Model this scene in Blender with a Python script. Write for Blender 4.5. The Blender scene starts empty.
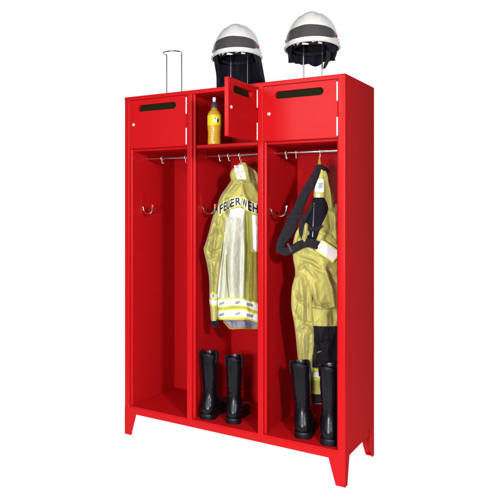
import bpy, bmesh, math, random
from mathutils import Vector, Matrix, noise
from mathutils.geometry import tessellate_polygon

random.seed(4)
S = bpy.context.scene
COL = S.collection
R = math.radians

# ------------------------------------------------------------------ camera
TH, F, CX, YH = 0.6344, 677.75, 100.0, 201.146
CAM = Vector((2.1015, -3.0854, 1.2793))
RT = Vector((math.cos(TH), math.sin(TH), 0))
FW = Vector((-math.sin(TH), math.cos(TH), 0))
cd = bpy.data.cameras.new('camera')
cam = bpy.data.objects.new('camera', cd); COL.objects.link(cam)
cam.location = CAM; cam.rotation_euler = (R(90), 0, TH)
cd.sensor_width = 36; cd.lens = F / 500 * 36
cd.shift_x = (250 - CX) / 500; cd.shift_y = -(250 - YH) / 500
cd.clip_end = 200
S.camera = cam


def at(px, py, Z):
    """the real point that stands Z metres deep in the room under a spot of the photograph"""
    return CAM + Z * (FW + RT * ((px - CX) / F) + Vector((0, 0, (YH - py) / F)))


def depth(x, y):
    return (Vector((x, y, 0)) - Vector((CAM.x, CAM.y, 0))).dot(FW)


# ------------------------------------------------------------------ materials
def mat(name, col, rough=.5, metal=0., spec=.5, noise_amt=0., noise_scale=40., bump=0., bump_scale=200.,
        bump_dist=.002, sheen=0., trans=0., ior=1.45, emit=None, coat=0., detail=3., stretch=None, tint=None):
    m = bpy.data.materials.new(name); m.use_nodes = True
    nt = m.node_tree; b = nt.nodes['Principled BSDF']
    b.inputs['Base Color'].default_value = (*col, 1)
    b.inputs['Roughness'].default_value = rough
    b.inputs['Metallic'].default_value = metal
    b.inputs['Specular IOR Level'].default_value = spec
    b.inputs['IOR'].default_value = ior
    if tint: b.inputs['Specular Tint'].default_value = (*tint, 1)
    if coat:
        b.inputs['Coat Weight'].default_value = coat
        b.inputs['Coat Roughness'].default_value = .15
    if sheen:
        b.inputs['Sheen Weight'].default_value = sheen
        b.inputs['Sheen Roughness'].default_value = .4
    if trans: b.inputs['Transmission Weight'].default_value = trans
    if emit:
        b.inputs['Emission Color'].default_value = (*emit[0], 1)
        b.inputs['Emission Strength'].default_value = emit[1]
    tc = nt.nodes.new('ShaderNodeTexCoord')
    mp = nt.nodes.new('ShaderNodeMapping')
    nt.links.new(tc.outputs['Object'], mp.inputs['Vector'])
    if stretch: mp.inputs['Scale'].default_value = stretch
    if noise_amt:
        n = nt.nodes.new('ShaderNodeTexNoise'); n.inputs['Scale'].default_value = noise_scale
        n.inputs['Detail'].default_value = detail
        nt.links.new(mp.outputs['Vector'], n.inputs['Vector'])
        mx = nt.nodes.new('ShaderNodeMix'); mx.data_type = 'RGBA'
        mx.inputs['A'].default_value = (*[c * (1 - noise_amt) for c in col], 1)
        mx.inputs['B'].default_value = (*[min(1, c * (1 + noise_amt)) for c in col], 1)
        nt.links.new(n.outputs['Fac'], mx.inputs['Factor'])
        nt.links.new(mx.outputs['Result'], b.inputs['Base Color'])
        mr = nt.nodes.new('ShaderNodeMapRange')
        mr.inputs['To Min'].default_value = max(.02, rough - .06); mr.inputs['To Max'].default_value = min(1, rough + .06)
        nt.links.new(n.outputs['Fac'], mr.inputs['Value'])
        nt.links.new(mr.outputs['Result'], b.inputs['Roughness'])
    if bump:
        n2 = nt.nodes.new('ShaderNodeTexNoise'); n2.inputs['Scale'].default_value = bump_scale
        n2.inputs['Detail'].default_value = 2.
        nt.links.new(mp.outputs['Vector'], n2.inputs['Vector'])
        bp = nt.nodes.new('ShaderNodeBump'); bp.inputs['Strength'].default_value = bump
        bp.inputs['Distance'].default_value = bump_dist
        nt.links.new(n2.outputs['Fac'], bp.inputs['Height'])
        nt.links.new(bp.outputs['Normal'], b.inputs['Normal'])
    return m


RED = mat('red_powder_coat', (.45, .0060, .0085), .5, spec=.0, noise_amt=.02, noise_scale=6, bump=.12, bump_scale=500, bump_dist=.0004)


def satin(m, fac, rough, col):
    """a thin even satin gloss over a matt paint"""
    nt = m.node_tree; out = nt.nodes['Material Output']; b = nt.nodes['Principled BSDF']
    g = nt.nodes.new('ShaderNodeBsdfGlossy'); g.inputs['Roughness'].default_value = rough; g.inputs['Color'].default_value = (*col, 1)
    mx = nt.nodes.new('ShaderNodeMixShader'); mx.inputs[0].default_value = fac
    nt.links.new(b.outputs[0], mx.inputs[1]); nt.links.new(g.outputs[0], mx.inputs[2]); nt.links.new(mx.outputs[0], out.inputs['Surface'])
    if b.inputs['Normal'].links: nt.links.new(b.inputs['Normal'].links[0].from_socket, g.inputs['Normal'])


satin(RED, .0115, .32, (1, .86, .84))
CHROME = mat('chrome', (.72, .71, .70), .16, metal=1)
STEEL = mat('galvanised_steel', (.80, .79, .78), .34, metal=.6, noise_amt=.06, noise_scale=60)
WIRE = mat('steel_wire', (.42, .40, .38), .25, metal=1)
OLIVE = mat('olive_window', (.010, .0115, .004), .75, spec=.05, noise_amt=.15, noise_scale=12)
DARK = mat('black_rubber', (.012, .012, .014), .5)
YEL = mat('yellow_aramid_cloth', (.445, .405, .112), .68, spec=.32, noise_amt=.20, noise_scale=16, bump=.6, bump_scale=900, bump_dist=.0012, sheen=.15)
YELD = mat('ochre_cloth', (.30, .22, .045), .88, spec=.2, noise_amt=.15, noise_scale=25, bump=.5, bump_scale=900, bump_dist=.0012)
PALE = mat('pale_back_cloth', (.50, .51, .42), .6, spec=.4, noise_amt=.10, noise_scale=18, bump=.4, bump_scale=800, bump_dist=.001)
SILVER = mat('silver_reflective_tape', (.86, .87, .86), .4, spec=.5, noise_amt=.03, noise_scale=120, bump=.2, bump_scale=700, bump_dist=.0008)
GREYT = mat('grey_tape_mark', (.26, .27, .30), .5, noise_amt=.2, noise_scale=90)
LIME = mat('lime_tape', (.60, .66, .07), .55, noise_amt=.08, noise_scale=60)
CREAM = mat('cream_label', (.80, .80, .66), .6, noise_amt=.04, noise_scale=60)
INK = mat('black_print', (.012, .013, .012), .6)
NAVY = mat('navy_cloth', (.0085, .0075, .0150), .9, spec=.12, noise_amt=.3, noise_scale=30, bump=.5, bump_scale=500, bump_dist=.002, sheen=.04)
BLACKC = mat('black_webbing', (.014, .012, .0165), .8, spec=.15, noise_amt=.25, noise_scale=40, bump=.5, bump_scale=700, bump_dist=.001)
LINING = mat('grey_lining', (.24, .22, .30), .9, noise_amt=.25, noise_scale=30, bump=.4, bump_scale=400)
LEATHER = mat('black_leather', (.0030, .0025, .0055), .30, spec=.30, noise_amt=.3, noise_scale=14, bump=.22, bump_scale=90, bump_dist=.0012)
SOLE = mat('black_sole', (.004, .0035, .006), .45, spec=.28, noise_amt=.2, noise_scale=50, bump=.3, bump_scale=120)
HELM = mat('white_helmet_shell', (.70, .69, .665), .28, spec=.4, noise_amt=.015, noise_scale=10)
BAND = mat('grey_reflective_band', (.062, .057, .060), .28, spec=.6, noise_amt=.06, noise_scale=40)
BADGE = mat('red_badge', (.45, .02, .03), .4)
GREYP = mat('grey_plastic', (.55, .56, .58), .4)
CAPM = mat('dark_cap', (.06, .055, .085), .4, noise_amt=.1)
BOTTLE = mat('orange_drink_bottle', (.74, .40, .035), .22, spec=.5, noise_amt=.06, noise_scale=30, coat=.3)
LABELM = mat('yellow_bottle_label', (.86, .72, .02), .45, noise_amt=.03)
WHITE = mat('white_print', (.85, .85, .84), .5)
SWEEP = mat('glowing_white_sweep', (.12, .12, .12), .9, spec=0, emit=((1, 1, 1), 1.0))  # glow added so floor and backdrop stay pure white, without shadow


# ------------------------------------------------------------------ object helpers
def link(name, me, m, parent=None, smooth=38):
    o = bpy.data.objects.new(name, me); COL.objects.link(o)
    if m: me.materials.append(m)
    if smooth:
        for p in me.polygons: p.use_smooth = True
        me.set_sharp_from_angle(angle=R(smooth))
    if parent is not None: o.parent = parent
    return o


def thing(name, label, cat, loc, group=None):
    o = bpy.data.objects.new(name, None); COL.objects.link(o)
    o.empty_display_size = .05
    o.location = loc; o['label'] = label; o['category'] = cat
    if group: o['group'] = group
    return o


class MB:
    """collects vertices and faces for one mesh"""
    def __init__(s): s.v = []; s.f = []
    def add(s, vs, fs):
        k = len(s.v); s.v += [Vector(v) for v in vs]; s.f += [tuple(i + k for i in f) for f in fs]
    def build(s, name, m, parent=None, off=None, smooth=38, M=None):
        off = Vector(off) if off is not None else Vector((0, 0, 0))
        me = bpy.data.meshes.new(name)
        me.from_pydata([tuple((M @ v if M else v) - off) for v in s.v], [], s.f)
        bm = bmesh.new(); bm.from_mesh(me)
        bmesh.ops.recalc_face_normals(bm, faces=bm.faces); bm.to_mesh(me); bm.free()
        return link(name, me, m, parent, smooth)

    def prism(s, outer, holes, fn, d0, d1):
        """polygon (2-D) with holes, extruded d0..d1; fn(u, v, d) -> point"""
        loops = [outer] + list(holes)
        flat = [p for l in loops for p in l]
        tris = tessellate_polygon([[Vector((p[0], p[1], 0)) for p in l] for l in loops])
        n = len(flat)
        vs = [fn(p[0], p[1], d0) for p in flat] + [fn(p[0], p[1], d1) for p in flat]
        fs = []
        if not holes:
            fs += [tuple(range(n)), tuple(range(2 * n - 1, n - 1, -1))]
        else:
            fs += [tuple(t) for t in tris] + [tuple(i + n for i in reversed(t)) for t in tris]
        k = 0
        for l in loops:
            m = len(l)
            for i in range(m):
                a, b = k + i, k + (i + 1) % m
                fs.append((a, b, b + n, a + n))
            k += m
        s.add(vs, fs); return s

    def box(s, x0, x1, y0, y1, z0, z1, r=0.):
        pts = [(x0, z0), (x1, z0), (x1, z1), (x0, z1)]
        if r: pts = round_poly(pts, r)
        return s.prism(pts, [], lambda u, v, d: (u, d, v), y0, y1)

    def tube(s, pts, rad, n=10, caps=True):
        pts = [Vector(p) for p in pts]
        N = len(pts); rings = []
        up = None
        for i, p in enumerate(pts):
            t = (pts[min(i + 1, N - 1)] - pts[max(i - 1, 0)]).normalized()
            if up is None:
                up = t.orthogonal().normalized()
            up = (up - t * up.dot(t)).normalized(); sd = t.cross(up)
            rr = rad[i] if isinstance(rad, (list, tuple)) else rad
            rings.append([p + (up * math.cos(a) + sd * math.sin(a)) * rr for a in [2 * math.pi * k / n for k in range(n)]])
        return s.loft(rings, caps)

    def loft(s, rings, caps=True, closed=True):
        n = len(rings[0]); vs = [v for r in rings for v in r]; fs = []
        for i in range(len(rings) - 1):
            for k in range(n if closed else n - 1):
                a, b = i * n + k, i * n + (k + 1) % n
                fs.append((a, b, b + n, a + n))
        if caps and closed:
            fs.append(tuple(range(n - 1, -1, -1))); fs.append(tuple((len(rings) - 1) * n + k for k in range(n)))
        s.add(vs, fs); return s

    def lathe(s, prof, c, n=28):
        c = Vector(c)
        return s.loft([[c + Vector((r * math.cos(a), r * math.sin(a), z)) for a in [2 * math.pi * k / n for k in range(n)]] for r, z in prof])


def round_poly(pts, r, segs=4):
    out = []; n = len(pts)
    for i in range(n):
        p = Vector(pts[i]); a = Vector(pts[i - 1]); b = Vector(pts[(i + 1) % n])
        da, db = (a - p), (b - p)
        q = min(r, da.length * .45, db.length * .45)
        p0 = p + da.normalized() * q; p1 = p + db.normalized() * q
        for k in range(segs + 1):
            t = k / segs
            c = p0 * (1 - t) ** 2 + p * 2 * t * (1 - t) + p1 * t * t
            out.append((c.x, c.y))
    return out


def smooth_path(pts, n=8):
    """Catmull-Rom through points of any dimension"""
    out = []; N = len(pts)
    for i in range(N - 1):
        p0, p1, p2, p3 = pts[max(i - 1, 0)], pts[i], pts[i + 1], pts[min(i + 2, N - 1)]
        for k in range(n):
            t = k / n
            out.append(tuple(.5 * (2 * b + (c - a) * t + (2 * a - 5 * b + 4 * c - d) * t * t + (3 * b - a - 3 * c + d) * t ** 3)
                             for a, b, c, d in zip(p0, p1, p2, p3)))
    out.append(tuple(pts[-1])); return out


# ------------------------------------------------------------------ the setting: white sweep with an added glow
sw = MB()
prof = [(-1.3, 0.), (-.7, 0.), (0., 0.), (1., 0.), (1.6, 0.)] + [(1.6 + .8 * math.sin(a), .8 - .8 * math.cos(a)) for a in [R(10 * k) for k in range(1, 10)]] + [(2.4, 2.), (2.4, 4.2)]
sw.loft([[Vector((x, y, z)) for y, z in prof] for x in (-8., -3, -1.5, 0, 1.3, 2.5)], caps=False, closed=False)
o = sw.build('ground', SWEEP); o['kind'] = 'structure'

# ------------------------------------------------------------------ the locker
W, D, H = 1.19, .483, 1.85
LK = thing('fire_locker', 'tall red three-bay steel locker on tapered legs with slotted small doors', 'locker', (0, 0, 0))
XY = lambda u, v, d: (u, v, d)


def part(mb, name, m=RED, parent=LK, **k): return mb.build(name, m, parent, **k)


# posts: x of the face, of the recessed door stop behind it
def panel(poly, name, z0=.1505, z1=1.83, r=.0036):
    part(MB().prism(round_poly(poly, r), [], XY, z0, z1), name)


panel([(0, 0), (.0295, 0), (.0295, .020), (.039, .020), (.039, .475), (0, .475)], 'side_panel')
panel([(.3875, 0), (.4163, 0), (.4163, .020), (.4264, .020), (.4264, .034), (.4120, .036), (.4120, .475), (.3930, .475), (.3930, .036), (.3785, .034), (.3785, .020), (.3875, .020)], 'divider')
panel([(.7755, 0), (.8034, 0), (.8034, .020), (.8125, .020), (.8125, .034), (.7990, .036), (.7990, .475), (.7800, .475), (.7800, .036), (.7665, .034), (.7665, .020), (.7755, .020)], 'divider')
panel([(W, 0), (1.157, 0), (1.157, .020), (1.1475, .020), (1.1475, .475), (W, .475)], 'side_panel')
part(MB().prism(round_poly([(0, 1.83), (D, 1.83), (D, H), (0, H)], .002), [], lambda u, v, d: (d, u, v), 0, W), 'top_panel')
part(MB().box(0, W, .4755, D, .1505, 1.8295), 'back_panel')
part(MB().prism(round_poly([(.0018, .12), (.47, .12), (.47, .158), (.0018, .158)], .004), [], lambda u, v, d: (d, u, v), .005, W - .005), 'floor_panel')
part(MB().box(.0031, W - .0031, 0, .0016, .118, .1503), 'bottom_rail')
for x0, x1 in ((.0393, .3927), (.4123, .7797), (.7993, 1.1472)):
    part(MB().prism(round_poly([(.0365, 1.5525), (.474, 1.5525), (.474, 1.5695), (.0365, 1.5695)], .003), [], lambda u, v, d: (d, u, v), x0, x1), 'shelf')


def leg(sx, sy):
    """folded sheet leg: one flange along the front or back, one along the side, both tapering to the foot"""
    mb = MB()
    fx = lambda u: u if sx < 0 else W - u
    fy = lambda v: v if sy < 0 else D - v
    mb.prism([(.0030, 0), (.042, 0), (.0745, .118), (.0030, .118)], [], lambda u, v, d: (fx(u), fy(d), v), 0, .0035)
    mb.prism([(0, 0), (.034, 0), (.0715, .150), (0, .150)], [], lambda u, v, d: (fx(d), fy(u), v), 0, .003)
    # small glide under the foot
    mb.prism([(.0034, -.0), (.036, -.0), (.034, .006), (.0034, .006)], [], lambda u, v, d: (fx(u), fy(d), v), .0036, .020)
    part(mb, 'leg')


for sx in (-1, 1):
    for sy in (-1, 1): leg(sx, sy)

# --- the doors (hinged on the right) with their slot window, lock and hinges
DZ0, DZ1 = 1.566, 1.8275


def door(x0, x1, ang, label=None):
    w = x1 - x0
    piv = bpy.data.objects.new('door', None)
    mb = MB()
    s0, s1, zc, rr = w - (x1 - (x0 + .058)), w - (.063), 1.7815, .0180
    slot = [(s0 + rr + rr * math.cos(a), zc + rr * math.sin(a)) for a in [R(90 + 15 * k) for k in range(13)]] + \
           [(s1 - rr + rr * math.cos(a), zc + rr * math.sin(a)) for a in [R(-90 + 15 * k) for k in range(13)]]
    M = Matrix.Translation((x1, 0, 0)) @ Matrix.Rotation(R(ang), 4, 'Z') @ Matrix.Translation((-w, 0, 0))
    outer = round_poly([(0, DZ0), (w, DZ0), (w, DZ1), (0, DZ1)], .0015)
    mb.prism(outer, [slot], lambda u, v, d: (u, d, v), .0004, .0185)
    d = mb.build('door', RED, LK, M=M)
    if label: d['label'] = label
    bw = d.modifiers.new('bevel', 'BEVEL'); bw.width = .0012; bw.segments = 2; bw.limit_method = 'ANGLE'; bw.angle_limit = R(50)
    MB().prism(round_poly([(s0 - .01, zc - .028), (s1 + .01, zc - .028), (s1 + .01, zc + .028), (s0 - .01, zc + .028)], .004), [],
               lambda u, v, d: (u, d, v), .0188, .0205).build('slot_window', OLIVE, d, M=M)
    # lock: a cam cylinder with rosette and key slit
    lk = MB(); lx, lz = .0275, 1.696
    ring = lambda r, y: [Vector((lx + r * math.cos(a), y, lz + r * math.sin(a))) for a in [2 * math.pi * k / 18 for k in range(18)]]
    lk.loft([ring(.0086, .0), ring(.0086, -.002), ring(.0068, -.0032), ring(.0062, -.0066), ring(.0046, -.0072)])
    lo = lk.build('lock', STEEL, d, M=M)
    MB().box(lx - .0006, lx + .0006, -.0078, -.0071, lz - .003, lz + .003).build('keyhole', INK, lo, M=M)
    for z0, z1 in ((1.731, 1.8155), (1.5735, 1.657)):
        hg = MB(); yy = -.0022
        n = 14
        c = (x1 - .001, yy)
        prof_ = [(.0008, z0 - .001), (.0040, z0)] + [(.0040, z0 + (z1 - z0) * .495), (.0034, z0 + (z1 - z0) * .497), (.0034, z0 + (z1 - z0) * .503), (.0040, z0 + (z1 - z0) * .505)] + [(.0040, z1), (.0008, z1 + .001)]
        hg.lathe(prof_, (c[0], c[1], 0), n)
        hg.build('hinge', STEEL, d)
    return d


door(.0310, .3865, 0)
door(.4178, .7745, 93, 'small red slotted door of the middle bay, swung wide open')
door(.8049, 1.156, 0)

# --- rods, sliding hooks, wall hooks
RODY, RODZ = .17, 1.519


def sliding_hook(parent):
    mb = MB()
    mb.tube([(0, .0118 * math.cos(a), .0118 * math.sin(a)) for a in [R(15 * k) for k in range(25)]], .0021, 8, caps=False)
    mb.tube([(0, 0, -.0118), (0, 0, -.022)] + [(0, .009 - .009 * math.cos(a), -.026 - .010 * math.sin(a)) for a in [R(20 * k) for k in range(10)]], .0018, 8)
    return mb.build('sliding_hook', STEEL, parent)


hook0 = None
bays = [(.039, .393, (.136, .286)), (.412, .780, (.489, .541, .604)), (.799, 1.1475, (.852, .9025, 1.021))]
for xl, xr, hs in bays:
    mb = MB(); mb.tube([(xl + .0002, RODY, RODZ), (xr - .0002, RODY, RODZ)], .0078, 16)
    rod = part(mb, 'coat_rod', CHROME)
    for xs, sg in ((xl, 1), (xr, -1)):
        b = MB(); b.tube([(xs + sg * .0003, RODY, RODZ), (xs + sg * .004, RODY, RODZ)], .0135, 18)
        b.build('rod_socket', RED, rod)
    # flat bar welded along the wall that carries the rod
    b = MB().box(xl + .0002, xl + .0042, .036, .155, RODZ - .0065, RODZ + .0065); b.build('rod_bracket', RED, rod)
    for hx in hs:
        if hook0 is None:
            h = hook0 = sliding_hook(rod)
        else:
            h = hook0.copy(); COL.objects.link(h); h.parent = rod
        h.scale = (.8, .8, .8); h.location = (hx, RODY, RODZ - .002); h.rotation_euler = (0, 0, random.uniform(-.3, .3))

for i, (xw, yw, zw, reach) in enumerate(((.039, .118, 1.243, .072), (.412, .118, 1.247, .080), (.799, .090, 1.240, .088))):
    b = MB()
    b.prism(round_poly([(yw - .013, zw - .03), (yw + .013, zw - .03), (yw + .013, zw + .075), (yw - .013, zw + .075)], .006), [],
            lambda u, v, d: (d, u, v), xw + .0002, xw + .0032)
    pl = part(b, 'hook_plate')
    h = MB()
    rr = reach / 2 - .004
    pts = [(xw + .003, yw, zw + .006), (xw + .007, yw, zw + .003)] + \
          [(xw + .009 + rr - rr * math.cos(a), yw - .012 * (1 - math.cos(a)) / 2, zw - .004 - .030 * math.sin(a)) for a in [R(10 * k) for k in range(1, 18)]] + \
          [(xw + .009 + 2 * rr + .002, yw - .012, zw + .008)]
    h.tube(pts, .0066, 12)
    hk = h.build('wall_hook', CHROME, pl)
    t = MB(); e = Vector(pts[-1])
    t.tube([e + Vector((0, 0, -.004)), e + Vector((.0004, 0, .004)), e + Vector((.0006, 0, .009)), e + Vector((.0006, 0, .011))], [.0078, .0084, .0074, .003], 12)
    t.build('hook_tip', [BADGE, BADGE, CHROME][i], hk)

# --- wire helmet holders on the roof
HOLD = [(.1861, .2), (.5801, .2), (.9716, .2)]
for hx, hy in HOLD:
    rr = .0525; zt = 2.106
    r3 = lambda a: Vector((hx, hy, zt)) + (RT * math.cos(a) + FW * math.sin(a)) * rr
    a0 = R(122); a1 = R(8)
    # two uprights standing under the ends of an open ring
    arc = [r3(a1 - (2 * math.pi - a0 + a1) * k / 40) for k in range(41)]
    mb = MB()
    pts = [Vector((arc[0].x, arc[0].y, H + .0005)), Vector((arc[0].x, arc[0].y, zt - .012))] + \
          [arc[0] + Vector((0, 0, -.004))] + arc[1:-1] + [arc[-1] + Vector((0, 0, -.004)), Vector((arc[-1].x, arc[-1].y, zt - .012)), Vector((arc[-1].x, arc[-1].y, H + .0005))]
    mb.tube(pts, .0033, 8)
    hd = part(mb, 'helmet_holder', WIRE)
    for e in (arc[0], arc[-1]):
        f = MB(); f.lathe([(.002, H + .0003), (.009, H + .0003), (.009, H + .003), (.004, H + .005), (.0028, H + .009)], (e.x, e.y, 0), 14)
        f.build('holder_foot', STEEL, hd)


# ------------------------------------------------------------------ helmets
def helmet(label, cx, cy, cz, face, long_curtain):
    root = thing('fire_helmet', label, 'helmet', (cx, cy, cz), 'white fire helmets on the locker top')
    root.rotation_euler = (0, 0, R(face))
    A, B, Hh = .122, .142, .171
    NA = 72

    def shell(a, t, k=1.0):
        """a = 0 at the brow (-Y); t = 0 rim .. 1 crown"""
        ph = t * math.pi / 2
        flare = .007 * max(0, 1 - t / .10) ** 1.5
        rad = math.cos(ph) ** .80
        x = (A * k * rad + flare) * math.sin(a)
        y = -(B * k * rad + flare) * math.cos(a)
        back = (1 - math.cos(a)) / 2
        z0 = .012 - .014 * back - .005 * math.exp(-((abs(math.sin(a)) - 1) / .25) ** 2) * (.5 + .5 * back)
        z = z0 + (Hh - z0) * math.sin(ph) ** .92 * (1 if k > .99 else k)
        # raised crest that runs front to back over the crown
        cr = math.exp(-(x / .030) ** 4) * max(0, min(1, (t - .48) / .2))
        z += .0075 * cr
        rib = math.exp(-((abs(x) - .052) / .007) ** 2) * max(0, min(1, (t - .40) / .12)) * max(0, min(1, (.86 - t) / .1))
        z += .0030 * rib
        return Vector((x, y, z))
    TS = [0, .012, .03, .06, .1] + [.1 + .9 * k / 30 for k in range(1, 30)] + [.995]
    az = [2 * math.pi * k / NA for k in range(NA)]
    mb = MB()
    outer = [[shell(a, t) for a in az] for t in TS]
    inner = [[Vector((v.x * .955, v.y * .955, v.z - .003 + .004 * (t < .05))) for v in [shell(a, t) for a in az]] for t in TS]
    mb.loft(inner[::-1][:-1] + [[Vector((v.x * .965, v.y * .965, v.z - .004)) for v in outer[0]]] + outer, caps=True)
    sh = mb.build('shell', HELM, root, smooth=60)
    # rim bead
    rb = MB()
    rp = [shell(a, 0.006) for a in az]; rp.append(rp[0])
    rb.tube(rp, .0042, 8, caps=False)
    rb.build('rim_bead', HELM, sh)
    # dark reflective brow band, peaked at the centre and pointed at the temples
    b = MB(); N = 61; rows = 9; a_max = R(80)
    verts = []
    for i in range(N):
        q = -1 + 2 * i / (N - 1); a = q * a_max
        top = .308 - .09 * abs(q) ** 1.7
        bot = .066 + .02 * max(0, abs(q) - .6) / .4
        e = max(0, (abs(q) - .72) / .28); mid = (top + bot) / 2
        top = top + (mid + .022 - top) * e ** 1.2; bot = bot + (mid - .022 - bot) * e ** 1.2
        for j in range(rows):
            t = bot + (top - bot) * j / (rows - 1)
            p = shell(a, t); n = Vector((p.x / A ** 2, p.y / B ** 2, .35 * p.z / Hh ** 2)).normalized()
            step = .0032 + .0030 * max(0, 1 - abs(q + .02) / .20) ** .35
            verts.append((p + n * step, p - n * .002))
    fr = [v[0] for v in verts]; bk = [v[1] for v in verts]
    g = lambda i, j: i * rows + j
    nv = len(fr); fs = []
    for i in range(N - 1):
        for j in range(rows - 1):
            fs.append((g(i, j), g(i + 1, j), g(i + 1, j + 1), g(i, j + 1)))
        for j in (0, rows - 1):
            fs.append((g(i, j), g(i + 1, j), g(i + 1, j) + nv, g(i, j) + nv))
    for i in (0, N - 1):
        for j in range(rows - 1): fs.append((g(i, j), g(i, j + 1), g(i, j + 1) + nv, g(i, j) + nv))
    b.add(fr + bk, fs); band = b.build('brow_band', BAND, root, smooth=25)
    # red side buttons at the band ends
    for sg in (-1, 1):
        p = shell(sg * R(76), .135); n = Vector((p.x / A ** 2, p.y / B ** 2, .3)).normalized()
        t = MB(); t.tube([p - n * .002, p + n * .005, p + n * .0068], [.0085, .0080, .004], 14)
        t.build('side_button', BADGE, band)
        p = shell(sg * R(100), .10); n = Vector((p.x / A ** 2, p.y / B ** 2, .1)).normalized()
        t = MB(); t.tube([p - n * .004, p + n * .005, p + n * .007], [.012, .0115, .006], 14)
        t.build('visor_pivot', GREYP if not long_curtain else HELM, sh)
    # dark inner liner
    ln = MB()
    ln.loft([[Vector((.93 * v.x, .93 * v.y, v.z * .93)) for v in [shell(a, t) for a in az]] for t in [.02 + .97 * k / 20 for k in range(21)]], caps=False)
    lin = ln.build('liner', NAVY, root, smooth=60)
    # head band with pale clips and a folded white tongue inside
    hb = MB()
    ringp = [Vector((.088 * math.sin(a), -.106 * math.cos(a), .004 + .006 * math.cos(a))) for a in az]
    lo = [[p + Vector((0, 0, z)) for p in ringp] for z in (-.008, .010)]
    hb.loft([[Vector((p.x * .97, p.y * .97, p.z)) for p in lo[1]], lo[1], lo[0], [Vector((p.x * .97, p.y * .97, p.z)) for p in lo[0]]], caps=False)
    hbo = hb.build('head_band', BLACKC, root)
    for a, wd, hh, zz in ((-.55, .016, .010, .004), (-.12, .030, .010, -.004), (.30, .018, .012, .006), (.62, .020, .010, -.002), (-.95, .012, .008, .006)):
        c = Vector((.092 * math.sin(a), -.110 * math.cos(a), .010 + zz)); tg = Vector((math.cos(a), math.sin(a), .25 * math.sin(a * 9))).normalized()
        n = Vector((math.sin(a), -math.cos(a), 0)); up = n.cross(tg)
        cl = MB(); cl.add([c + tg * sx * wd / 2 + up * (sy * hh / 2 * (1 - .5 * (sx > 0))) + n * sn * .002 for sx in (-1, 1) for sy in (-1, 1) for sn in (-1, 1)],
               [(0, 1, 3, 2), (4, 6, 7, 5), (0, 4, 5, 1), (2, 3, 7, 6), (0, 2, 6, 4), (1, 5, 7, 3)])
        cl.build('harness_clip', WHITE, hbo)
    # cloth neck guard hung from the rim at the sides and back
    ng = MB(); rings = []
    NB = 96; a0 = R(50 if long_curtain else 42)
    L = .212 if long_curtain else .074
    RW = 14
    out = []
    for j in range(RW + 1):
        v = j / RW; row = []
        for i in range(NB + 1):
            q = i / NB; a = a0 + (2 * math.pi - 2 * a0) * q
            p = shell(a, .03)
            edge = min(q, 1 - q) * 6
            ll = L * min(1, .45 + .55 * min(1, edge)) * (1 + .06 * math.sin(a * 4 + 1) + .10 * noise.noise(Vector((a * 3, v, cx * 7))))
            wv = v * (.010 * math.sin(a * 8 + 2 * v) + .005 * math.sin(a * 15 + 1.3) + .012 * noise.noise(Vector((a * 2.2, v * 2, cy + cx * 5))))
            kx = .93 - (.10 if not long_curtain else -.05) * v + wv / .13
            row.append(Vector((p.x * kx + (.024 * v if long_curtain else 0), p.y * kx + (.03 * v if long_curtain else 0), max(p.z + .012 - ll * v, 1.8515 - cz + .0004 * j))))
        out.append(row)
    inn = [[Vector((p.x * .975, p.y * .975, p.z + .001)) for p in row] for row in out]
    n1 = NB + 1
    vs = [p for row in out for p in row] + [p for row in inn for p in row]; fs = []; nn = len(out) * n1
    for j in range(RW):
        for i in range(NB):
            fs.append((j * n1 + i, j * n1 + i + 1, (j + 1) * n1 + i + 1, (j + 1) * n1 + i))
            fs.append(tuple(nn + k for k in ((j + 1) * n1 + i, (j + 1) * n1 + i + 1, j * n1 + i + 1, j * n1 + i)))
        for i in (0, NB): fs.append((j * n1 + i, (j + 1) * n1 + i, nn + (j + 1) * n1 + i, nn + j * n1 + i))
    for i in range(NB): fs.append((RW * n1 + i, RW * n1 + i + 1, nn + RW * n1 + i + 1, nn + RW * n1 + i))
    ng.add(vs, fs); ng.build('neck_guard', NAVY, root, smooth=70)
    # chin strap end that hangs below
    if not long_curtain:
        st = MB(); pts = smooth_path([(.082, -.03, -.02, .010), (.080, -.036, -.060, .011), (.072, -.040, -.085, .010), (.064, -.046, -.108, .006)], 6)
        rows_ = []
        for x, y, z, w in pts:
            c = Vector((x, y, z)); tdir = Vector((.75, .5, .15)).normalized(); n = Vector((.5, -.75, 0)).normalized()
            rows_.append([c + tdir * w + n * .0016, c - tdir * w + n * .0016, c - tdir * w - n * .0016, c + tdir * w - n * .0016])
        st.loft(rows_); st.build('chin_strap', BLACKC, root)
    return root


helmet('white fire helmet with short dark neck guard on the holder above the right door', .9716, .2, 2.022, 9, False)
helmet('white fire helmet whose long dark neck curtain hangs down behind the open door', .5735, .2, 2.024, 12, True)

# ------------------------------------------------------------------ drink bottle
bz = 1.5697
BT = thing('drink_bottle', 'orange drink in a squeeze bottle with yellow label behind the open door', 'bottle', (.508, .072, bz))
bp = [(.010, .0005), (.030, .0005), (.0335, .004), (.0335, .020), (.0325, .035), (.0325, .060), (.0335, .078), (.0345, .084), (.0345, .1), (.0345, .138),
      (.0340, .150), (.0325, .158), (.0280, .168), (.0205, .177), (.0165, .182), (.0155, .186), (.0155, .190), (.010, .190)]
mb = MB()
mb.lathe([(p[0], p[1]) for p in smooth_path(bp, 3)], (0, 0, 0), 40); body = mb.build('bottle_body', BOTTLE, BT, smooth=70)
MB().lathe([(.0350, .098), (.03535, .0985), (.03535, .1505), (.0346, .151)], (0, 0, 0), 40).build('label', LABELM, BT)
cap = MB().lathe([(.010, .187), (.0185, .187), (.0188, .189), (.0188, .203), (.0170, .208), (.0125, .216), (.0105, .219), (.004, .219)], (0, 0, 0), 30).build('cap', CAPM, BT)
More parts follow.
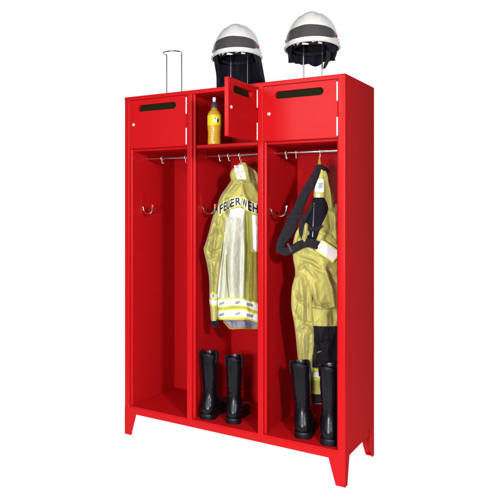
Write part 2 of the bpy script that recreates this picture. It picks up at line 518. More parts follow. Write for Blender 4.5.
MB().lathe([(.004, .2185), (.0078, .2185), (.0082, .223), (.0070, .226), (.0085, .230), (.0088, .239), (.0070, .243), (.002, .2435)], (0, 0, 0), 24).build('nozzle', WHITE, cap)


def on_cyl(name, poly, rad, ac, m, parent):
    """flat outline (metres along, height) laid round the bottle at angle ac"""
    mb = MB(); n = len(poly)
    f = lambda p, r: Vector((r * math.cos(ac + p[0] / r), r * math.sin(ac + p[0] / r), p[1]))
    mb.add([f(p, rad) for p in poly] + [f(p, rad - .0012) for p in poly], [tuple(range(n)), tuple(range(2 * n - 1, n - 1, -1))] + [(i, (i + 1) % n, (i + 1) % n + n, i + n) for i in range(n)])
    return mb.build(name, m, parent)


facing = math.atan2(CAM.y - .072, CAM.x - .508)
mk = [(.010 * math.cos(a), .125 + .014 * math.sin(a)) for a in [R(20 * k) for k in range(18)]]
on_cyl('label_mark', [(x + .006, z) for x, z in mk], .0359, facing, WHITE, BT)
on_cyl('label_mark', [(.5 * x + .019, .7 * (z - .125) + .121) for x, z in mk], .0362, facing, INK, BT)
on_cyl('label_mark', [(.4 * x + .005, .3 * (z - .125) + .131) for x, z in mk], .0364, facing, GREYT, BT)
# pale moulded squiggles down the lower body
sq = MB()
for k in range(6):
    z0 = .012 + .0145 * k
    pts = [(-.011 + .008 * math.sin(q * 6 + k) + .002 * k * .4, z0 + .012 * q) for q in [i / 8 for i in range(9)]]
    sq.tube([Vector((.0336 * math.cos(facing + x / .0336), .0336 * math.sin(facing + x / .0336), z)) for x, z in pts], .0011, 6)
sq.build('moulded_script', CREAM, body)


# ------------------------------------------------------------------ cloth pieces
def pdist(p, line):
    best = 1e9; tt = 0
    L = len(line) - 1
    for i in range(L):
        ax, ay = line[i]; bx, by = line[i + 1]
        dx, dy = bx - ax, by - ay; l2 = dx * dx + dy * dy
        t = max(0, min(1, ((p[0] - ax) * dx + (p[1] - ay) * dy) / l2))
        d = math.hypot(p[0] - ax - t * dx, p[1] - ay - t * dy)
        if d < best: best = d; tt = (i + t) / L
    return best, tt


class Cloth:
    """one garment piece: outline rows (y, left, right, depth offset) traced in the photograph, given its own distance and thickness,
    with a bulging front face, a flatter back face and modelled folds"""
    def __init__(s, rows, Z, T, Tb, folds=(), nz=.004, seed=0, p=2.6, endt=.0, endb=.0, nscale=9., crumple=.0):
        s.crumple = crumple
        s.rows = smooth_path([tuple(r) if len(r) == 4 else (*r, 0.) for r in rows], 6)
        s.Z, s.T, s.Tb, s.folds, s.nz, s.seed, s.p, s.ns = Z, T, Tb, folds, nz, seed, p, nscale
        s.y0, s.y1 = s.rows[0][0], s.rows[-1][0]; s.endt, s.endb = endt, endb

    def lim(s, y):
        r = s.rows
        if y <= r[0][0]: return r[0][1:]
        for a, b in zip(r, r[1:]):
            if a[0] <= y <= b[0]:
                t = (y - a[0]) / max(1e-6, b[0] - a[0])
                return tuple(u + (v - u) * t for u, v in zip(a[1:], b[1:]))
        return r[-1][1:]

    def w(s, x, y):
        xl, xr, w0 = s.lim(y)
        q = max(-1, min(1, (x - (xl + xr) / 2) / max(.1, (xr - xl) / 2)))
        prof = max(0, 1 - abs(q) ** s.p) ** .62
        e = 1
        if s.endt: e *= min(1, .25 + .75 * max(0, (y - s.y0) / s.endt)) ** .5
        if s.endb: e *= min(1, .35 + .65 * max(0, (s.y1 - y) / s.endb)) ** .5
        v = w0 + s.T * prof * e
        fo = 0
        for f in s.folds:
            d, t = pdist((x, y), f[0])
            if d < f[2] * 3: fo += 2.7 * f[1] * math.exp(-(d / f[2]) ** 2) * (.45 + .55 * math.sin(math.pi * min(1, max(0, t))))
        P = Vector((x / s.ns + s.seed * 7.3, y / (s.ns * 1.7), s.seed))
        n = noise.noise(P) + .55 * (1 - 2 * abs(noise.noise(P * 1.9 + Vector((4, 2, 1))))) + .25 * (1 - 2 * abs(noise.noise(P * 4.3)))
        cr = 0
        if s.crumple:
            for k, (sc, am) in enumerate(((21., 1.), (10., .55))):
                Q = Vector((x / sc + s.seed * 3.1 + .35 * y / sc, y / (sc * 1.9) - .3 * x / sc, s.seed * 1.7 + k * 9))
                q_ = abs(noise.noise(Q)); cr += am * (min(q_, .32) ** .75 - .22)
        return v + (fo + 1.5 * s.nz * n - s.crumple * cr) * min(1, prof * 1.6)

    def pt(s, x, y, off=0.): return at(x, y, s.Z - s.w(x, y) - off)

    def build(s, name, m, root, NR=None, NC=56):
        NR = NR or max(14, int((s.y1 - s.y0) * 1.3))
        rings = []
        for i in range(NR + 1):
            y = s.y0 + (s.y1 - s.y0) * i / NR
            xl, xr, w0 = s.lim(y); xm, hw = (xl + xr) / 2, (xr - xl) / 2
            fr = []; bk = []
            for k in range(NC + 1):
                q = -math.cos(math.pi * k / NC); x = xm + hw * q
                fr.append(s.pt(x, y))
                if 0 < k < NC:
                    prof = max(0, 1 - abs(q) ** s.p) ** .62
                    bk.append(at(x, y, s.Z - w0 + s.Tb * prof))
            rings.append(fr + bk[::-1])
        return MB().loft(rings).build(name, m, root, off=root.location, smooth=75)

    def patch(s, name, top, bot, m, root, off=.002, NU=60, NV=10, parent=None, th=.003):
        """a strip of tape or panel laid on the piece between two lines"""
        tp = smooth_path(top, 10); bt = smooth_path(bot, 10)

        def along(l, t):
            k = t * (len(l) - 1); i = min(int(k), len(l) - 2); f = k - i
            return (l[i][0] + (l[i + 1][0] - l[i][0]) * f, l[i][1] + (l[i + 1][1] - l[i][1]) * f)
        fr = []; bk = []
        for i in range(NU + 1):
            a = along(tp, i / NU); b = along(bt, i / NU)
            for j in range(NV + 1):
                t = j / NV; x = a[0] + (b[0] - a[0]) * t; y = a[1] + (b[1] - a[1]) * t
                fr.append(s.pt(x, y, off)); bk.append(s.pt(x, y, off - th))
        n1 = NV + 1; nn = len(fr); fs = []
        for i in range(NU):
            for j in range(NV):
                q = (i * n1 + j, (i + 1) * n1 + j, (i + 1) * n1 + j + 1, i * n1 + j + 1)
                fs.append(q); fs.append(tuple(nn + k for k in reversed(q)))
            for j in (0, NV): fs.append((i * n1 + j, (i + 1) * n1 + j, (i + 1) * n1 + j + nn, i * n1 + j + nn))
        for i in (0, NU):
            for j in range(NV): fs.append((i * n1 + j, i * n1 + j + 1, i * n1 + j + 1 + nn, i * n1 + j + nn))
        mb = MB(); mb.add(fr + bk, fs)
        return mb.build(name, m, parent or root, off=root.location, smooth=70)


def ribbon(name, path, Z, m, root, parent=None, th=.003, nz=.0, curl=0., sub=8):
    """webbing: path of (x, y, width, depth offset) through the photograph's spots"""
    P = smooth_path(path, sub); rings = []; NC = 8
    for i, p in enumerate(P):
        a = P[max(0, i - 1)]; b = P[min(len(P) - 1, i + 1)]
        dx, dy = b[0] - a[0], b[1] - a[1]; l = math.hypot(dx, dy) or 1
        nx, ny = -dy / l, dx / l
        fr = []; bk = []
        for k in range(NC + 1):
            q = -1 + 2 * k / NC
            x, y = p[0] + nx * q * p[2] / 2, p[1] + ny * q * p[2] / 2
            ww = p[3] + curl * (1 - q * q) + nz * noise.noise(Vector((x / 4, y / 6, 3.3)))
            fr.append(at(x, y, Z - ww)); bk.append(at(x, y, Z - ww + th))
        rings.append(fr + bk[::-1])
    return MB().loft(rings).build(name, m, parent or root, off=root.location, smooth=60)


def letters(cloth, text, bounds, top, bot, m, root, parent, off=.0042, v0=.13, v1=.87):
    """lettering cut from the built-in font and laid along a curved strip of cloth"""
    tp = smooth_path(top, 12); bt = smooth_path(bot, 12)

    def yat(l, x):
        for a, b in zip(l, l[1:]):
            if a[0] <= x <= b[0]: return a[1] + (b[1] - a[1]) * (x - a[0]) / max(1e-6, b[0] - a[0])
        return l[-1][1] if x > l[-1][0] else l[0][1]
    mb = MB()
    for i, ch in enumerate(text):
        cu = bpy.data.curves.new('glyph', 'FONT'); cu.body = ch; cu.resolution_u = 4; cu.offset = .022
        ob = bpy.data.objects.new('glyph', cu); COL.objects.link(ob)
        bpy.context.view_layer.update()
        me = bpy.data.meshes.new_from_object(ob.evaluated_get(bpy.context.evaluated_depsgraph_get()))
        bm = bmesh.new(); bm.from_mesh(me)
        for _ in range(2):
            bmesh.ops.subdivide_edges(bm, edges=[e for e in bm.edges if e.calc_length() > .12], cuts=1)
        bmesh.ops.triangulate(bm, faces=bm.faces)
        xs = [v.co.x for v in bm.verts]; ys = [v.co.y for v in bm.verts]
        x0, x1, y0, y1 = min(xs), max(xs), min(ys), max(ys)
        b0, b1 = bounds[i], bounds[i + 1]; g = .09 * (b1 - b0)
        vs = []
        for v in bm.verts:
            x = b0 + g + (b1 - b0 - 2 * g) * (v.co.x - x0) / (x1 - x0); t = (v.co.y - y0) / (y1 - y0)
            ya, yb = yat(tp, x), yat(bt, x)
            y = yb + (ya - yb) * (v0 + (v1 - v0) * t)
            vs.append(cloth.pt(x, y, off))
        bm.verts.index_update()
        mb.add(vs, [tuple(v.index for v in f.verts) for f in bm.faces])
        bm.free(); bpy.data.objects.remove(ob); bpy.data.curves.remove(cu); bpy.data.meshes.remove(me)
    return mb.build('lettering', m, parent, off=root.location, smooth=0)


# ------------------------------------------------------------------ the jacket
ZJ = depth(.6, .19)
JK = thing('fire_jacket', 'yellow fire jacket with black FEUERWEHR lettering hung back-out in the middle bay', 'jacket', (.60, .19, .55))
jf = [([(246.5, 214), (248, 255), (246, 298)], -.026, 2.2), ([(236, 214), (232, 255), (232, 300)], .014, 5.), ([(256, 215), (256, 300)], .016, 4.),
      ([(222, 214), (221, 245), (219, 297)], -.012, 2.5), ([(226.7, 199), (227.2, 216)], -.016, 1.2), ([(230.5, 197), (230.5, 215)], .009, 1.6),
      ([(223.5, 200), (223, 216)], .006, 1.6), ([(242.3, 196), (243, 212)], -.010, 1.3), ([(247, 198), (249, 214)], .009, 2.),
      ([(235, 182), (228, 190), (220, 201)], .010, 2.5), ([(239, 183), (232, 192)], -.012, 2.), ([(244, 182), (248, 196)], -.012, 2.2),
      ([(252, 183), (260, 198)], .012, 3.), ([(227, 250), (224, 300)], -.008, 1.6), ([(241, 240), (240, 298)], -.007, 2.2),
      ([(252, 250), (251, 300)], -.016, 1.6), ([(219, 300), (240, 304), (258, 309)], .004, 4.)]
JB = Cloth([(177, 232, 261, -.01), (182, 230, 262), (188, 226, 264), (196, 220.5, 266), (206, 217.5, 268), (220, 217.5, 270), (240, 218, 270), (260, 217.5, 270),
            (280, 216.5, 270), (297, 216, 270), (308, 216.5, 270), (320, 217.5, 269)], ZJ, .068, .03, jf, .0038, 1, endt=10, crumple=.010)
JB.build('jacket_back', YEL, JK, NR=190, NC=110)
jc = Cloth([(162.5, 240, 246, .03), (166, 236, 250, .035), (170, 231.5, 255, .035), (175, 230, 259, .035), (180, 231, 261, .03), (184, 232.5, 261, .015)], ZJ, .045, .03,
           [([(246, 164), (250, 182)], .012, 2.), ([(236, 180), (248, 184)], -.012, 1.5), ([(253, 168), (257, 182)], -.01, 1.6)], .003, 2, endt=5)
jco = jc.build('collar', YEL, JK, NR=60, NC=60)
lb = jc.patch('collar_label', [(234, 165.6), (243, 164.6)], [(234.6, 172.2), (243.6, 171.2)], SILVER, JK, parent=jco)
lb = jc.patch('collar_label', [(236.2, 173.3), (245, 171.8)], [(236.8, 180.2), (246, 178.8)], SILVER, JK, parent=jco)
for (x, y, w_, h_) in ((238, 167, 2.2, .8), (238, 168.7, 1.6, .8), (238.2, 170.2, 2.2, .7), (240.5, 174.6, 1.8, .8), (240.6, 176.4, 2.3, .8)):
    jc.patch('label_print', [(x - w_ / 2, y), (x + w_ / 2, y - .2)], [(x - w_ / 2, y + h_), (x + w_ / 2, y + h_ - .2)], GREYT, JK, off=.0045, NU=6, NV=3, parent=lb)
# hanging loop to the rod hook
ribbon('hanging_loop', [(240.6, 161.0, 1.2, .052), (241.5, 163, 1.3, .058), (243, 165, 1.4, .056)], ZJ, YELD, JK)
# sleeves
sf = [([(214, 215), (209, 240), (207, 250)], .014, 2.5), ([(220, 214), (215, 240), (212, 262)], -.014, 1.8), ([(205, 246), (214, 252), (221, 249)], -.016, 1.8),
      ([(206, 254), (213, 259), (219, 258)], .010, 1.8), ([(217, 262), (214, 292)], -.012, 1.5), ([(211, 262), (212.5, 292)], .010, 1.6), ([(208, 240), (216, 232)], -.010, 1.6),
      ([(215, 222), (222, 236)], .010, 1.8), ([(210, 270), (216, 276)], -.008, 1.2), ([(210, 282), (216, 285)], .007, 1.3)]
JS = Cloth([(210, 216, 220, -.03), (213, 214.4, 222, -.02), (217, 212.6, 224, .0), (223, 211, 225.6, .02), (235, 208, 225, .03), (243, 205.5, 223, .035), (249, 203.6, 222, .038),
            (256, 205, 221, .038), (265, 207, 219.6, .036), (278, 209, 218.2, .034), (293, 209.5, 217, .033), (304, 210, 217.4, .033), (321, 211, 217.6, .033)],
           ZJ, .050, .045, sf, .004, 3, p=2.2, endt=8, nscale=6, crumple=.016)
JSo = JS.build('sleeve', YEL, JK, NR=170, NC=60)
for y0, y1, m, o_ in ((291.5, 305.5, LIME, .0018), (293.4, 297.8, SILVER, .0034), (299.4, 304, SILVER, .0034)):
    JS.patch('reflective_band', [(209.4, y0), (213.4, y0 + .6), (217.2, y0 + 1)], [(209.8, y1), (213.6, y1 + .6), (217.4, y1 + .6)], m, JK, off=o_, parent=JSo, NU=24, NV=6)
JS.patch('band_mark', [(211.8, 294), (214.4, 294.4)], [(211.9, 297.6), (214.2, 298)], GREYT, JK, off=.0046, parent=JSo, NU=8, NV=4)
Cloth([(319.5, 211, 218, .033), (323, 211, 218.6, .033), (327.5, 213.5, 219, .03)], ZJ, .040, .04, [], .004, 4).build('cuff', NAVY, JK, NR=16, NC=36)
JS2 = Cloth([(204, 262, 268, -.05), (214, 260, 272, -.03), (235, 260, 274, -.03), (260, 262, 275, -.03), (290, 264, 274, -.03), (320, 264, 273, -.03)], ZJ, .04, .035,
            [([(266, 220), (268, 300)], -.012, 2.)], .005, 5, p=2.2, endt=8)
JS2.build('sleeve', YEL, JK, NR=80, NC=30)
# pale panels down the back, ochre side
JB.patch('back_panel', [(226.5, 214.5), (235, 208.5), (245.3, 212)], [(217.6, 298.5), (232, 298.5), (245.6, 299)], PALE, JK, NU=60, NV=80, off=.0014)
JB.patch('back_panel', [(252.0, 214.5), (258, 216), (264.5, 218)], [(253.2, 249), (256, 251), (262, 252)], SILVER, JK, NU=30, NV=36, off=.0018)
JB.patch('back_panel', [(230.2, 209.5), (240, 207.8), (244.3, 209.5)], [(229, 216.5), (236, 217), (243.5, 219)], SILVER, JK, NU=24, NV=10, off=.0030)
JB.patch('side_panel', [(250.5, 252), (257, 252.5), (266, 253)], [(251, 302), (259, 305), (268, 307)], YELD, JK, NU=30, NV=40, off=.0012)
for l1, l2, m in (([(224.6, 232), (221, 262), (217.2, 297)], 1.3, SILVER), ([(225.6, 255), (226.3, 275), (228.5, 297)], .9, YELD), ([(246.2, 214), (248, 255), (246.6, 298)], 1.2, LIME)):
    JB.patch('piping', [(x, y) for x, y in l1], [(x + l2, y) for x, y in l1], m, JK, off=.0036, NU=50, NV=3)
# name strip and its lettering
tp = [(217.8, 206), (222, 202.4), (228, 199), (233, 197.2), (238.5, 196.2), (243, 196.6), (248, 198.8), (254, 201.6), (262, 205), (266, 207)]
bt = [(218.8, 216.8), (222.5, 213.8), (228, 210.8), (233, 208), (238.5, 206.4), (243, 207.6), (248, 211.6), (254, 214), (262, 216.6), (266, 218.6)]
stp = JB.patch('name_strip', tp, bt, LIME, JK, off=.0036, NU=90, NV=14)
JB.patch('strip_face', [(x, y + 1.0) for x, y in tp], [(x, y - 1.0) for x, y in bt], CREAM, JK, off=.0050, NU=90, NV=14, parent=stp)
letters(JB, 'FEUERWEHR', [219.2, 223.3, 226.7, 229.6, 234.9, 241.6, 247.6, 252.0, 258.4, 264.4], tp, bt, INK, JK, stp, off=.0066)
# hem bands
for dy in (0, 11.2):
    tl = [(216.3, 298.6 + dy), (224, 298.2 + dy), (234, 297.4 + dy), (244.5, 297.4 + dy), (250, 299.8 + dy * .96), (258, 303 + dy * .93), (268, 305 + dy * .9)]
    h1 = 9.6
    bnd = JB.patch('hem_band', tl, [(x, y + h1) for x, y in tl], LIME, JK, off=.0026, NU=70, NV=8)
    JB.patch('tape', [(x, y + 1.5) for x, y in tl], [(x, y + h1 - 1.7) for x, y in tl], SILVER, JK, off=.0044, NU=70, NV=8, parent=bnd)
    for x0, x1 in ((219.5, 224.5), (235.5, 240.5), (246.8, 253)):
        yy = lambda x: next(a[1] + (b[1] - a[1]) * (x - a[0]) / (b[0] - a[0]) for a, b in zip(tl, tl[1:]) if a[0] <= x <= b[0])
        JB.patch('band_mark', [(x0, yy(x0) + 4.2), (x1, yy(x1) + 3.0)], [(x0 - .4, yy(x0) + 7.0), (x1 - .5, yy(x1) + 6.0)], GREYT, JK, off=.0058, NU=12, NV=4, parent=bnd)
LN = Cloth([(313, 219, 268, 0), (321, 223.5, 268, 0), (325, 227.5, 268, 0), (328.6, 231, 266, 0)], ZJ, .018, .012,
           [([(233, 320), (235, 328)], -.008, 2.), ([(243, 320), (246, 328)], .008, 2.5), ([(251, 320), (252, 328)], -.008, 2.)], .004, 6)
lo_ = LN.build('lining', LINING, JK, NR=40, NC=60)
LN.patch('hem_edge', [(224, 320.6), (227.6, 324), (231, 327.4), (240, 327.2), (250, 327.6), (262, 327.6)], [(223, 321.8), (226.4, 325.6), (230.4, 329.2), (240, 329), (250, 329.2), (262, 329.2)], YELD, JK, off=.003, parent=lo_)

# ------------------------------------------------------------------ the trousers
ZT = depth(.98, .2)
TR = thing('fire_trousers', 'yellow fire trousers with black knees hung by black braces in the right bay', 'trousers', (.98, .20, .30))
tf = [([(300, 258), (312, 262), (325, 272)], -.012, 2.), ([(306, 262), (320, 270), (333, 275)], .010, 2.5), ([(298, 276), (306, 282), (309, 300), (311, 326)], -.020, 1.8),
      ([(314, 284), (316, 300), (320, 307)], .014, 2.5), ([(311, 296), (318, 307), (330, 305)], -.014, 1.8), ([(323, 268), (331, 285), (334, 304)], .012, 3.),
      ([(329, 270), (336, 283)], -.010, 1.8), ([(303, 246), (316, 252), (330, 256)], .008, 3.), ([(312, 306), (325, 308), (340, 306)], .006, 1.6),
      ([(327, 308), (326, 325)], .009, 3.), ([(333, 308), (334, 324)], -.008, 1.8), ([(329, 214), (331, 228), (325, 242)], -.012, 2.), ([(335, 214), (336, 240)], .010, 2.2),
      ([(321, 232), (330, 236), (338, 246)], .010, 2.), ([(298, 236), (296, 248)], .008, 2.), ([(316, 328), (319, 350), (317, 368)], -.010, 1.8), ([(327, 328), (328, 366)], .008, 4.),
      ([(313, 345), (330, 341), (342, 345)], -.006, 1.8), ([(300, 268), (305, 264), (318, 280)], .010, 1.8)]
TB = Cloth([(203, 318, 336, .0), (208, 314, 340, .0), (214, 309, 342, .01), (222, 303, 343, .02), (230, 298, 344, .02), (238, 294.5, 344, .02), (246, 293, 344, .02), (258, 293, 345, .02),
            (270, 295, 345, .02), (283, 295, 345, .015), (300, 297, 345, .01), (318, 300, 345, .0), (330, 304, 344, -.01), (345, 307, 344, -.03), (368, 310.5, 343, -.055),
            (384, 311, 342, -.072), (404, 311, 340, -.085)], ZT, .055, .03, tf, .0035, 8, endt=8, crumple=.030)
TB.build('trouser_body', YEL, TR, NR=240, NC=100)
lf = [([(301, 280), (303, 305), (302, 330)], .012, 2.5), ([(296, 292), (299, 300), (308, 306)], -.012, 1.6), ([(307, 288), (308, 320)], -.008, 1.8), ([(294, 312), (303, 322), (312, 324)], -.010, 1.5),
      ([(296, 330), (305, 326), (313, 332)], .008, 1.8), ([(303, 332), (304, 360)], .008, 2.), ([(299, 300), (297, 318)], .008, 1.6), ([(310, 335), (309, 362)], -.007, 1.5)]
TLg = Cloth([(271, 298, 304, .035), (276, 295, 307, .045), (281, 293.4, 309.5, .052), (288, 291.8, 311, .055), (298, 291.2, 312, .056), (308, 291.4, 312.6, .054), (320, 293.6, 313, .05), (335, 295.6, 314, .03),
             (350, 297, 314, .0), (365, 298.6, 313, -.03), (384, 300, 311, -.055), (392, 301, 311, -.065)], ZT, .032, .03, lf, .0035, 9, p=2.2, endt=6, nscale=7, crumple=.020)
TLg.build('trouser_leg', YEL, TR, NR=160, NC=60)
# black knee panel and the bands below it
kn = TB.patch('knee_panel', [(303.4, 326.4), (314, 326), (328, 326.4), (343.6, 325.6)], [(311, 367), (320, 368.6), (332, 371.6), (342.6, 372.5)], BLACKC, TR, off=.003, NU=60, NV=50)
TB.patch('knee_seam', [(317, 352.0), (321, 350.6)], [(317.2, 353.2), (321, 351.8)], YELD, TR, off=.005, NU=8, NV=3, parent=kn)
for a, b, m in ((.0, 3.2, LIME), (3.2, 8.4, SILVER), (8.4, 11.4, LIME)):
    tl = [(310.9, 368.4), (320, 369.6), (330, 371.8), (342.4, 374)]
    TB.patch('reflective_band', [(x, y + a) for x, y in tl], [(x, y + b) for x, y in tl], m, TR, off=.004, NU=40, NV=6)
TB.patch('trouser_hem', [(311.2, 394), (325, 394.6), (340.6, 395)], [(311.2, 403.6), (325, 403.6), (339.8, 403.6)], BLACKC, TR, off=.003, NU=30, NV=8)
TB.patch('waist_seam', [(312.5, 307), (322, 308.4), (334, 307.6), (344, 306)], [(312.5, 307.8), (322, 309.2), (334, 308.4), (344, 306.8)], YELD, TR, off=.0012, NU=40, NV=3)
# black chest pad with zip, pale tabs
PB = Cloth([(197.5, 313.5, 324, .06), (203, 312, 326.6, .06), (209, 310.6, 328, .06), (216, 308.6, 326, .065), (223, 304.6, 322.6, .07), (231, 303, 319.6, .07), (238, 304, 317, .07), (244, 307, 314.5, .06)],
           ZT, .028, .02, [([(313.5, 203), (312.6, 238)], -.012, 1.2), ([(320, 204), (317, 226)], .008, 2.5), ([(306, 222), (311, 236)], -.010, 2.)], .004, 11)
pbo = PB.build('chest_pad', NAVY, TR, NR=80, NC=50)
PB.patch('zip', [(313.6, 203), (313.0, 220), (312.2, 237)], [(314.4, 203), (313.8, 220), (313.0, 237)], GREYP, TR, off=.003, NU=40, NV=3, parent=pbo)
# yellow brace on the right with its pale tabs
YB = Cloth([(167, 318.6, 323, .05), (171, 318, 326.6, .05), (176, 316.6, 328.6, .052), (183, 315, 330, .054), (190, 314, 332, .054), (198, 313.6, 333.6, .05), (206, 316, 334, .04), (212, 320, 335, .03)],
           ZT, .014, .012, [([(327, 172), (330, 190), (332, 206)], .008, 2.), ([(325, 178), (327, 204)], -.008, 1.5)], .003, 12, endt=3)
ybo = YB.build('brace_yoke', YEL, TR, NR=70, NC=40)
YB.patch('size_label', [(315.8, 179.6), (320, 179), (324.6, 179.4)], [(314.6, 191.6), (319, 192.4), (324.6, 192)], SILVER, TR, off=.003, NU=20, NV=14, parent=ybo)
YB.patch('size_label', [(316.4, 194), (320, 193.8)], [(315.8, 199.6), (319.6, 200)], SILVER, TR, off=.003, NU=10, NV=8, parent=ybo)
YB.patch('label_print', [(318.6, 183), (322.6, 182.4)], [(318, 188.6), (322.4, 188)], GREYT, TR, off=.0048, NU=8, NV=6, parent=ybo)
BF = Cloth([(222.5, 302.5, 306.5, .085), (226, 299.5, 309, .086), (231, 296.4, 309.6, .086), (237, 294.2, 309, .084), (244, 292.8, 308, .08)], ZT, .022, .012,
           [([(303, 226), (298, 243)], -.009, 1.6), ([(306, 228), (304, 242)], .007, 1.6)], .003, 14, endt=3, crumple=.014, nscale=5)
BF.build('bib_flap', YEL, TR, NR=50, NC=40)
# black brace that falls to the left, loops and comes back across
ribbon('brace', [(319.6, 167.6, 4, .062), (316.5, 173, 7, .07), (311.5, 183, 9, .078), (305.5, 193, 9.4, .084), (300, 205, 10, .09), (294, 219, 11.5, .092), (287, 233, 11.5, .092), (281.6, 242, 9, .088), (280.5, 248, 8.2, .084)],
       ZT, BLACKC, TR, th=.004, nz=.006, curl=.006)
ribbon('brace', [(279.6, 243, 7, .083), (280.4, 249, 8, .086), (285, 251.6, 8, .094), (292, 249.6, 8, .102), (299, 245.4, 8.4, .106), (307, 243, 8.6, .106), (313, 243.6, 8.6, .104), (319, 246, 8.4, .1)],
       ZT, BLACKC, TR, th=.004, nz=.005, curl=.004)
ribbon('brace_buckle', [(288.6, 248, 9.4, .108), (290.6, 247, 9.4, .108)], ZT, CHROME, TR, th=.006, sub=2)
ribbon('cross_strap', [(287, 217.4, 4.4, .100), (296, 216.8, 4.6, .104), (306.5, 217.6, 4.4, .098)], ZT, BLACKC, TR, th=.004, nz=.003)
ribbon('brace_collar', [(314.6, 168.6, 4.4, .066), (320, 166.6, 4.6, .072), (326, 169.6, 4.2, .066), (328.6, 172.4, 3.2, .06)], ZT, BLACKC, TR, th=.006, curl=.004)
ribbon('hanging_loop', [(319.6, 155.6, .7, .045), (319.4, 159, 1.5, .055), (319.4, 163, 2.6, .062), (319.8, 168, 3.6, .070)], ZT, YELD, TR)
ribbon('brace', [(312.5, 204, 3.2, .098), (308.5, 212, 4.2, .100), (303.6, 221, 5.4, .102), (301.6, 230, 5.6, .102), (304, 239, 5.2, .1)], ZT, BLACKC, TR, th=.004, nz=.004, curl=.003)
ribbon('brace', [(303, 224, 4.2, .104), (309, 228.5, 4.6, .108), (317, 229, 4., .106), (322, 225.4, 3., .1)], ZT, BLACKC, TR, th=.004, nz=.004, curl=.003)
tb = ribbon('reflective_tab', [(320.4, 246.2, 13, .100), (327, 250.4, 13.6, .100), (337, 258, 13.6, .090)], ZT, LIME, TR, th=.004, curl=.003)
ribbon('tab_face', [(321.4, 246.8, 10.6, .1035), (327, 250.4, 11.2, .1038), (336, 257.2, 11.2, .094)], ZT, SILVER, TR, parent=tb, th=.003, curl=.003)
ribbon('tab_end', [(318.6, 245, 11.6, .103), (320.6, 246.4, 11.8, .103)], ZT, CREAM, TR, parent=tb, th=.006, sub=2)


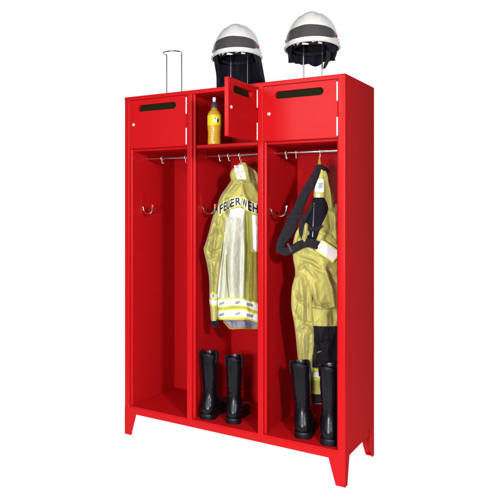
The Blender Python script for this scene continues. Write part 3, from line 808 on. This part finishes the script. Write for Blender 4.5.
# ------------------------------------------------------------------ boots
def boot(label, x, y, rz, sc=1., lean=0., mirror=1, slim=1.):
    root = thing('fire_boot', label, 'boot', (x, y, .1582), 'black fire boots')
    root.rotation_euler = (0, lean, R(rz)); root.scale = (sc * slim, sc * slim, sc)
    P = [((.110, .334), (.012, .332), .0450), ((.108, .322), (.013, .320), .0460), ((.106, .300), (.014, .298), .0450), ((.104, .25), (.016, .248), .0430), ((.101, .20), (.020, .196), .0395), ((.100, .165), (.022, .158), .0365),
         ((.106, .138), (.019, .120), .0365), ((.118, .122), (.007, .084), .0410), ((.132, .112), (-.004, .054), .0445), ((.146, .104), (-.003, .026), .0430),
         ((.160, .097), (.040, .0245), .0420), ((.180, .086), (.095, .0245), .0440), ((.212, .074), (.150, .0245), .0490), ((.238, .066), (.200, .0245), .0500),
         ((.262, .058), (.240, .0245), .0450), ((.280, .048), (.265, .0245), .0350), ((.290, .036), (.282, .026), .018)]
    PP = smooth_path([(a[0], a[1], b[0], b[1], w) for a, b, w in P], 5)
    NN = 32; rings = []
    for i, (fy, fz, by, bz_, w) in enumerate(PP):
        cy, cz = (fy + by) / 2, (fz + bz_) / 2; hy, hz = (fy - by) / 2, (fz - bz_) / 2
        ring = []
        for k in range(NN):
            a = 2 * math.pi * k / NN; c, s_ = math.cos(a), math.sin(a)
            e = .86
            c2 = math.copysign(abs(c) ** e, c); s2 = math.copysign(abs(s_) ** e, s_)
            z = cz + hz * c2; yy = cy + hy * c2
            toe = max(0, min(1, (yy - .15) / .1)) * mirror * .010
            v = Vector((w * s2 + toe, yy, z))
            # creases round the ankle, soft dents in the shaft
            n3 = v * 22 + Vector((x * 9, y * 5, 0))
            k_an = math.exp(-((z - .165) / .05) ** 2)
            d = .0030 * k_an * math.sin(z * 260 + 2.5 * math.sin(a * 2 + x * 20)) + .0035 * noise.noise(n3)
            if z < .03: d *= .2
            out = Vector((s2, c2 * .3, 0))
            ring.append(v + out * d)
        rings.append(ring)
    # the open top: fold inward and down
    top = rings[0]; c = sum(top, Vector()) / NN
    for i_, v in enumerate(top):
        v.z += .006 * math.sin(4 * math.pi * i_ / NN + 1)
    inner = [[c + (v - c) * k + Vector((0, 0, dz)) for v in top] for k, dz in ((.80, -.16), (.88, -.05), (.90, -.006), (.95, .003))]
    MB().loft(inner + rings).build('boot_upper', LEATHER, root, smooth=75)
    # stitched top collar and back strip
    col_ = MB()
    cr = []
    for dz, k in ((-.030, 1.0), (-.029, 1.045), (-.004, 1.05), (.002, 1.03)):
        src = rings[4] if dz < -.02 else top
        cr.append([Vector((c.x + (v.x - c.x) * k, c.y + (v.y - c.y) * k, v.z + (0 if dz < -.02 else dz))) for v in src])
    col_.loft(cr, caps=False).build('top_collar', SOLE, root, smooth=50)
    # pull loops
    for sg in (-1, 1):
        pl = MB(); pts = smooth_path([(sg * .0445, .047, .290), (sg * .0475, .048, .330), (sg * .043, .050, .346), (sg * .036, .058, .350), (sg * .038, .068, .342), (sg * .0445, .072, .300)], 5)
        rr = []
        for q in pts:
            q = Vector(q); rr.append([q + Vector((sg * .002, -.010, 0)), q + Vector((sg * .002, .010, 0)), q + Vector((-sg * .002, .010, 0)), q + Vector((-sg * .002, -.010, 0))])
        pl.loft(rr).build('pull_loop', BLACKC, root)
    # sole with heel block and welt
    def outline(yq, grow):
        w = smooth_path([(-.009, .0), (-.006, .017), (.008, .034), (.04, .0410), (.09, .036), (.14, .042), (.20, .0515), (.24, .047), (.27, .036), (.288, .018), (.294, 0)], 5)
        L_ = [(q[1] + (grow if 0 < i < len(w) - 1 else 0), q[0] + (grow if i > len(w) / 2 else -grow)) for i, q in enumerate(w)]
        toe = lambda yy: max(0, min(1, (yy - .15) / .1)) * mirror * .010
        return [(u + toe(v), v) for u, v in L_] + [(-u + toe(v), v) for u, v in L_[::-1][1:-1]]
    so = MB()
    o1, o2 = outline(0, .0012), outline(0, -.0005)
    so.loft([[Vector((u, v, .012)) for u, v in o2], [Vector((u, v, .013)) for u, v in o1], [Vector((u, v, .0255)) for u, v in o1], [Vector((u * .97, v, .029)) for u, v in o2]])
    sl = so.build('sole', SOLE, root, smooth=40)
    for lo, hi in ((-.01, .088), (.125, .30)):
        pts = [(u, v) for u, v in outline(0, .002) if lo <= v <= hi]
        hb = MB(); hb.prism(pts, [], XY, .0004, .0122); hb.build('heel_block' if lo < 0 else 'tread', SOLE, sl, smooth=30)
    # heel counter stay
    st = MB(); rows_ = []
    for (yy, zz, hw) in smooth_path([(.0142, .285, .009), (.0162, .245, .009), (.0202, .195, .009), (.0222, .158, .010), (.0190, .120, .013), (.0070, .084, .017), (-.004, .054, .022), (-.003, .034, .024)], 4):
        rows_.append([Vector((hw * q, yy - .0030 + .020 * (hw * q / .045) ** 2 * 1.2, zz)) for q in (-1, -.6, -.2, .2, .6, 1)] + [Vector((hw * q, yy + .004, zz)) for q in (1, .6, .2, -.2, -.6, -1)])
    st.loft(rows_).build('heel_stay', LEATHER, root, smooth=60)
    return root


boot('left black fire boot of the pair under the hanging jacket, heel outward', .4745, .040, 4, .985, -.012, -1)
boot('right black fire boot of the pair under the jacket, beside the right-hand post', .616, .056, 14, .97, .0, 1, .93)
boot('left black fire boot standing in front of the trouser legs, heel outward', .976, .056, 12, 1.03, -.055, -1, .94)
boot('right black fire boot in front of the trousers, close to the right side post', 1.103, .036, 10, 1.05, -.012, 1, .88)

# ------------------------------------------------------------------ light
wd = bpy.data.worlds.new('World'); S.world = wd; wd.use_nodes = True
bg = wd.node_tree.nodes['Background']; bg.inputs['Color'].default_value = (1, 1, 1, 1); bg.inputs['Strength'].default_value = .06


def lamp(name, loc, target, size, watts, col=(1, 1, 1)):
    l = bpy.data.lights.new(name, 'AREA'); l.shape = 'SQUARE'; l.size = size; l.energy = watts; l.color = col
    o = bpy.data.objects.new(name, l); COL.objects.link(o); o.location = loc
    o.rotation_euler = (Vector(target) - Vector(loc)).to_track_quat('-Z', 'Y').to_euler()
    return o


lamp('area_lamp', (3.0, -2.45, 2.0), (.7, .1, .95), .30, 94)
lamp('area_lamp', (-.1, -3.3, 2.2), (.6, .1, 1.05), .9, 32)
lamp('area_lamp', (1.55, -3.7, 1.2), (.6, .1, .75), .45, 128)  # fill added beside the camera to brighten the bay interiors
S.view_settings.view_transform = 'Standard'; S.view_settings.look = 'None'; S.view_settings.gamma = 1; S.view_settings.exposure = 0
S.cycles.max_bounces = 8
